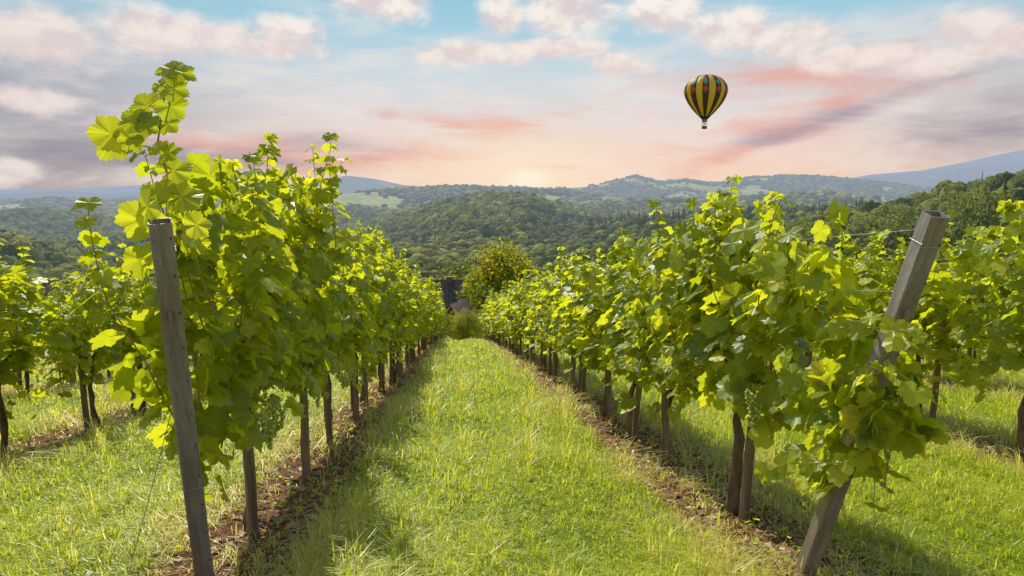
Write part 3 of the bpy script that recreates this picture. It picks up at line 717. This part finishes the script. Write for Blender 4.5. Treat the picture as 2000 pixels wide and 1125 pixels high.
# ------------------------------------------------------------------ houses
def house(px, pyt, r, w, d, wallh, roofh, rot, mroof, label, chimney=True):
    top = at_r(px, pyt, r); e = obj("farm_house", None, None, (top.x, top.y, top.z-wallh-roofh)); e.rotation_euler = (0, 0, rot)
    e["label"] = label; e["category"] = "house"
    ext = 6
    mb = MB(); mb.add(*box(-w/2, w/2, -d/2, d/2, -ext, wallh))
    for s in (-1, 1):
        mb.add([(s*w/2, -d/2, wallh), (s*w/2, d/2, wallh), (s*w/2, 0, wallh+roofh-0.12)], [(0, 1, 2)])
    obj("wall", mb.mesh("wall", [M_WALL]), e)
    mb = MB(); ov = 0.4; sl = roofh/(d/2)
    for s in (-1, 1):
        y0, z0_ = s*(d/2+ov), wallh-ov*sl
        Vt = [(-w/2-ov, y0, z0_), (w/2+ov, y0, z0_), (w/2+ov, 0, wallh+roofh), (-w/2-ov, 0, wallh+roofh)]
        Vb = [(a, b, c-0.12) for a, b, c in Vt]
        mb.add(Vt+Vb, [(0, 1, 2), (0, 2, 3), (4, 6, 5), (4, 7, 6), (0, 4, 5), (0, 5, 1), (0, 3, 7), (0, 7, 4), (1, 5, 6), (1, 6, 2)])
    nt_ = int(w/0.3)
    for i_ in range(nt_+1):
        xx = -w/2-ov+0.05+i_*(w+2*ov-0.1)/nt_
        mb.add(*tube([(xx, -d/2-ov, wallh-ov*sl+0.01), (xx, 0, wallh+roofh+0.01)], 0.03, 4))
    rf = obj("roof", mb.mesh("roof", [mroof]), e)
    if chimney:
        mb = MB(); mb.add(*box(-w*.22, -w*.22+0.6, -0.3, 0.3, wallh+roofh*0.5, wallh+roofh+0.25)); mb.add(*box(-w*.22-0.06, -w*.22+0.66, -0.36, 0.36, wallh+roofh+0.252, wallh+roofh+0.33))
        obj("chimney", mb.mesh("chimney", [M_BRICK]), rf)
    for xx in (-w*0.28, w*0.2):
        wn = obj("window", None, e, (xx, -d/2-0.01, wallh*0.45)); wn.empty_display_size = 0.1
        mb = MB(); mb.add(*box(-0.4, 0.4, -0.01, 0.0, 0, 1)); obj("pane", mb.mesh("pane", [M_GLASS]), wn)
        mb = MB(); mb.add(*box(-0.47, -0.4, -0.05, 0.005, -0.07, 1.07)); mb.add(*box(0.4, 0.47, -0.05, 0.005, -0.07, 1.07)); mb.add(*box(-0.4, 0.4, -0.05, 0.005, -0.07, 0)); mb.add(*box(-0.4, 0.4, -0.05, 0.005, 1, 1.07)); mb.add(*box(-0.03, 0.03, -0.04, -0.012, 0, 1))
        obj("frame", mb.mesh("frame", [M_STAKE]), wn)
    mb = MB(); mb.add(*box(-0.45, 0.45, -d/2-0.05, -d/2+0.01, -0.3, 1.8)); obj("door", mb.mesh("door", [M_STAKE]), e)
house(886, 546, 75, 3.6, 4.4, 2.3, 2.2, R(2), M_ROOFD, "small farmhouse with dark tiled roof and brick chimney")
house(896, 588, 52, 2.2, 1.6, 1.6, 1.3, R(66), M_ROOFR, "small outbuilding with faded red tiled gable roof", False)

# ------------------------------------------------------------------ balloon
def balloon():
    c = at_r(1378, 190, 250); sc_ = 0.93
    e = obj("hot_air_balloon", None, None, (c.x, c.y, c.z-10.2*sc_)); e["label"] = "yellow and black striped hot air balloon with red and teal diamonds"; e["category"] = "hot air balloon"
    e.scale = (sc_,)*3; e.rotation_euler = (0, 0, 0.12)
    kz = [(2.2, 0.95), (3.2, 1.9), (4.8, 3.5), (6.8, 5.15), (8.8, 6.45), (10.8, 7.3), (12.6, 7.6), (14.4, 7.2), (16.0, 6.1), (17.2, 4.5), (17.9, 2.5), (18.1, 0.05)]
    kz = np.array(kz); P = []
    for i in range(len(kz)-1):
        p0 = kz[max(i-1, 0)]; p1 = kz[i]; p2 = kz[i+1]; p3 = kz[min(i+2, len(kz)-1)]
        for t_ in np.linspace(0, 1, 7)[:-1]:
            P.append(0.5*((2*p1)+(-p0+p2)*t_+(2*p0-5*p1+4*p2-p3)*t_**2+(-p0+3*p1-3*p2+p3)*t_**3))
    P.append(kz[-1]); P = np.array(P)
    G, S_ = 20, 10; nt_ = G*S_; V = []
    for z, r in P:
        th = np.arange(nt_)*2*np.pi/nt_; u = (np.arange(nt_) % S_)/S_
        rr = r*(1+0.035*np.sin(np.pi*u)); V.append(np.stack([rr*np.cos(th), rr*np.sin(th), np.full(nt_, z)], 1))
    V = np.concatenate(V); F, MI = [], []
    for i in range(len(P)-1):
        zm = (P[i][0]+P[i+1][0])/2
        for j in range(nt_):
            g = j//S_; u = abs((j % S_+0.5)/S_-0.5); a, b = i*nt_+j, i*nt_+(j+1) % nt_
            if g % 2 == 0: m_ = 0
            else:
                m_ = 1
                for z0, hh, cc in ((15.0, 1.4, 3), (12.4, 1.3, 2)):
                    if u/0.45+abs(zm-z0)/hh < 1: m_ = cc
            if zm > 17.6: m_ = 1
            if zm < 3.4: m_ = 1
            F += [(a, b, b+nt_), (a, b+nt_, a+nt_)]; MI += [m_, m_]
    cols = [("balloon_yellow", (1.0, 0.70, 0.09)), ("balloon_black", (0.10, 0.08, 0.075)), ("balloon_red", (0.55, 0.15, 0.10)), ("balloon_teal", (0.16, 0.48, 0.48))]
    mats = []
    for nm, cc in cols:
        mt, t, out = material(nm); n_ = t.noise(t.node('ShaderNodeTexCoord').outputs['Object'], 0.8, 4)
        col = t.mix(t.ss(n_, 0.3, 0.7, 0, 0.2), cc, tuple(k*0.7 for k in cc))
        t.l.new(mixsh(t, 0.5, bsdf(t, col, 0.5, 0.3), transl(t, col)), out); mats.append(mt)
    obj("envelope", raw_mesh("envelope", V, np.array(F), None, mats, np.array(MI), True), e)
    mb = MB(); th = np.arange(24)*2*np.pi/24
    r1 = np.stack([1.0*np.cos(th), 1.0*np.sin(th), np.full(24, 2.18)], 1); r0 = np.stack([0.8*np.cos(th), 0.8*np.sin(th), np.full(24, 1.2)], 1)
    mb.add(np.vstack([r0, r1]), [f for j in range(24) for f in ((j, (j+1) % 24, 24+(j+1) % 24), (j, 24+(j+1) % 24, 24+j))])
    mt, t, out = material("skirt_fabric"); t.l.new(bsdf(t, t.mix(t.noise(pos(t), 3, 3), (0.28, 0.22, 0.18), (0.38, 0.32, 0.28)), 0.7), out)
    obj("skirt", mb.mesh("skirt", [mt], True), e)
    mb = MB(); mb.add(*box(-0.75, 0.75, -0.6, 0.6, -1.2, -0.2)); mb.add(*box(-0.82, 0.82, -0.67, -0.6, -.3, -.15)); mb.add(*box(-0.82, 0.82, 0.6, 0.67, -.3, -.15)); mb.add(*box(-0.82, -0.75, -0.6, 0.6, -.3, -.15)); mb.add(*box(0.75, 0.82, -0.6, 0.6, -.3, -.15))
    obj("basket", mb.mesh("basket", [M_WICKER]), e)
    mb = MB()
    for sx in (-1, 1):
        for sy in (-1, 1): mb.add(*tube([(sx*.72, sy*.57, -0.2), (sx*.55, sy*.5, 1.25)], 0.04, 5)); mb.add(*tube([(sx*.72, sy*.57, -.2), (sx*.7, sy*.7, 2.2)], 0.025, 5))
    obj("suspension_rope", mb.mesh("suspension_rope", [M_HOLE]), e)
    mb = MB(); mb.add(*tube([(0, 0, 0.3), (0, 0, 0.7), (0, 0, 0.9)], [0.12, 0.25, 0.2], 10)); mb.add(*tube([(-.6, 0, 0.4), (0.6, 0, 0.4)], 0.05, 5)); obj("burner", mb.mesh("burner", [M_WIRE]), e)
balloon()

# ------------------------------------------------------------------ sun + sky
SUN_AZ, SUN_EL = R(-19), R(46)
sd = bpy.data.lights.new("sun", 'SUN'); sd.energy = 5.0; sd.angle = R(0.5); sd.color = (1.0, 0.94, 0.78)
so = bpy.data.objects.new("sun", sd); COL.objects.link(so)
dirv = Vector((math.sin(SUN_AZ)*math.cos(SUN_EL), math.cos(SUN_AZ)*math.cos(SUN_EL), math.sin(SUN_EL)))
so.rotation_euler = dirv.to_track_quat('Z', 'Y').to_euler(); so.location = (0, 0, 50)

w = bpy.data.worlds.new("World"); scene.world = w; w.use_nodes = True
t = NT(w.node_tree); t.n.clear()
out = t.node('ShaderNodeOutputWorld'); bg = t.node('ShaderNodeBackground'); t.l.new(bg.outputs[0], out.inputs[0])
sky = t.node('ShaderNodeTexSky'); sky.sky_type = 'NISHITA'; sky.sun_disc = False; sky.sun_elevation = SUN_EL; sky.sun_rotation = SUN_AZ
nish = t.v('SCALE', sky.outputs[0]); nish.node.inputs['Scale'].default_value = 0.14
g = t.node('ShaderNodeTexCoord').outputs['Generated']
x, y, z = t.xyz(t.v('NORMALIZE', g))
az = t.m('ARCTAN2', x, y); el = t.m('ARCSINE', z)
P = t.comb(az, el)

def blobs(q, p, lst):
    best = None
    for b in lst:
        px, py, rx, ry = b[:4]; rot = b[4] if len(b) > 4 else 0
        a, e_ = azel(px, py); dv = q.v('SUBTRACT', p, (a, e_, 0))
        if rot:
            vr = q.node('ShaderNodeVectorRotate', rotation_type='Z_AXIS'); q.l.new(dv, vr.inputs[0]); vr.inputs['Angle'].default_value = R(-rot); dv = vr.outputs[0]
        d = q.v('LENGTH', q.v('MULTIPLY', dv, (1250/rx, 1300/ry, 0)))
        best = d if best is None else q.m('MINIMUM', best, d)
    return q.m('SUBTRACT', 1.0, q.m('MINIMUM', best, 2.0))
CUM = [(80, 78, 150, 50), (300, 60, 130, 46), (430, 72, 80, 32), (560, 62, 66, 40), (540, 95, 110, 22), (750, 8, 100, 38),
    (985, 28, 50, 46), (1110, 22, 110, 54), (1290, 22, 80, 50), (1440, 58, 90, 50), (1550, 78, 90, 40), (930, 105, 150, 26), (1070, 95, 130, 22), (1210, 125, 60, 26), (1650, 112, 100, 26), (1800, 118, 100, 28),
    (1890, 55, 62, 38), (1965, 78, 80, 28), (60, 195, 80, 26), (25, 335, 44, 24)]
def cnoise(off):
    return t.noise(t.v('MULTIPLY', t.v('ADD', P, off) if off else P, (1, 1.4, 1)), 17.0, 8, 0.58, 0.2)
cn = cnoise(None); cn2 = cnoise((-0.007, 0.018, 0))
cb = blobs(t, P, CUM)
cd = t.m('ADD', t.m('MULTIPLY', cb, 1.2), t.m('MULTIPLY', t.m('SUBTRACT', cn, 0.5), 2.1))
wn = t.noise(t.v('MULTIPLY', P, (1, 4.6, 1)), 7.0, 8, 0.62, 0.8)
wisp = t.m('MULTIPLY', t.m('SUBTRACT', wn, 0.5), 3.0)
pd = t.m('ADD', blobs(t, P, [(700, 312, 300, 30, 4), (500, 290, 260, 32, -4), (975, 250, 120, 40), (880, 240, 140, 18, -8), (1080, 325, 60, 8), (1560, 150, 300, 50, 3), (1640, 200, 280, 44, 16), (1480, 285, 260, 26, 20)]), wisp)
wn2 = t.noise(t.v('MULTIPLY', t.v('ADD', P, (1.3, 0.7, 0)), (1, 4.2, 1)), 6.0, 7, 0.62, 0.7)
md = t.m('ADD', blobs(t, P, [(640, 280, 170, 34, -6), (360, 318, 330, 38), (80, 290, 260, 80), (1640, 225, 320, 26, 18), (1960, 250, 190, 80)]), t.m('MULTIPLY', t.m('SUBTRACT', wn2, 0.5), 2.6))
f = t.m('DIVIDE', el, 0.30, clamp=True)
base = t.ramp(f, [(0.0, srgb(247, 211, 186)), (0.12, srgb(244, 214, 197)), (0.30, srgb(230, 218, 214)), (0.5, srgb(206, 218, 225)), (0.72, srgb(164, 207, 225)), (1.0, srgb(130, 192, 218))])
asun = azel(1030, 350)
dl = t.v('LENGTH', t.v('MULTIPLY', t.v('SUBTRACT', P, (asun[0], asun[1], 0)), (1.0, 2.2, 0)))
aaz = t.m('ABSOLUTE', t.m('SUBTRACT', az, azel(1080, 300)[0]))
side = t.ss(aaz, 0.25, 0.75)
low = t.ss(el, 0.10, 0.24, 1, 0.22)
sidec = t.mix(t.ss(az, -0.2, 0.3), srgb(130, 144, 164), srgb(182, 175, 178))
base = t.mix(t.m('MULTIPLY', t.m('MULTIPLY', side, low), 0.72), base, sidec)
soft = t.noise(t.v('MULTIPLY', P, (1, 4, 1)), 6.0, 6, 0.6, 0.4)
base = t.mix(t.m('MULTIPLY', t.ss(soft, 0.42, 0.68), t.ss(el, 0.32, 0.18, 0, 0.55)), base, srgb(240, 230, 222))
pk = t.mix(t.ss(aaz, 0.1, 0.7, 0, 0.6), srgb(235, 170, 154), srgb(208, 174, 170))
mv = t.mix(t.ss(aaz, 0.1, 0.6), srgb(170, 150, 168), srgb(132, 132, 150))
c = t.mix(t.ss(pd, -0.2, 1.4, 0, 0.88), base, pk)
c = t.mix(t.ss(md, -0.1, 1.4, 0, 0.72), c, mv)
lit = t.ss(t.m('SUBTRACT', cn, cn2), -0.14, 0.14)
cc = t.mix(lit, srgb(224, 208, 209), srgb(254, 244, 234))
cc = t.mix(t.ss(el, 0.26, 0.14, 0, 0.5), cc, srgb(236, 216, 208))
cc = t.mix(t.m('MULTIPLY', side, 0.22), cc, srgb(212, 200, 205))
c = t.mix(t.ss(cd, -0.2, 0.8, 0, 0.93), c, cc)
c = t.mix(t.ss(dl, 0.0, 0.24, 0.65, 0), c, srgb(255, 236, 204))
c = t.mix(t.ss(dl, 0.0, 0.05, 0.8, 0), c, (1.0, 0.93, 0.75))
hz = t.mix(t.ss(el, 0.0, 0.9), (0.76, 0.74, 0.70), nish)
c = t.mix(t.ss(el, 0.34, 0.75), c, hz)
c = t.mix(t.ss(aaz, 0.95, 1.5), c, hz)  # brightened sky behind the camera, added as fill for camera-facing sides
c = t.mix(t.ss(el, -0.02, -0.10), c, (0.12, 0.14, 0.08))
t.l.new(c, bg.inputs[0]); bg.inputs[1].default_value = 1.0
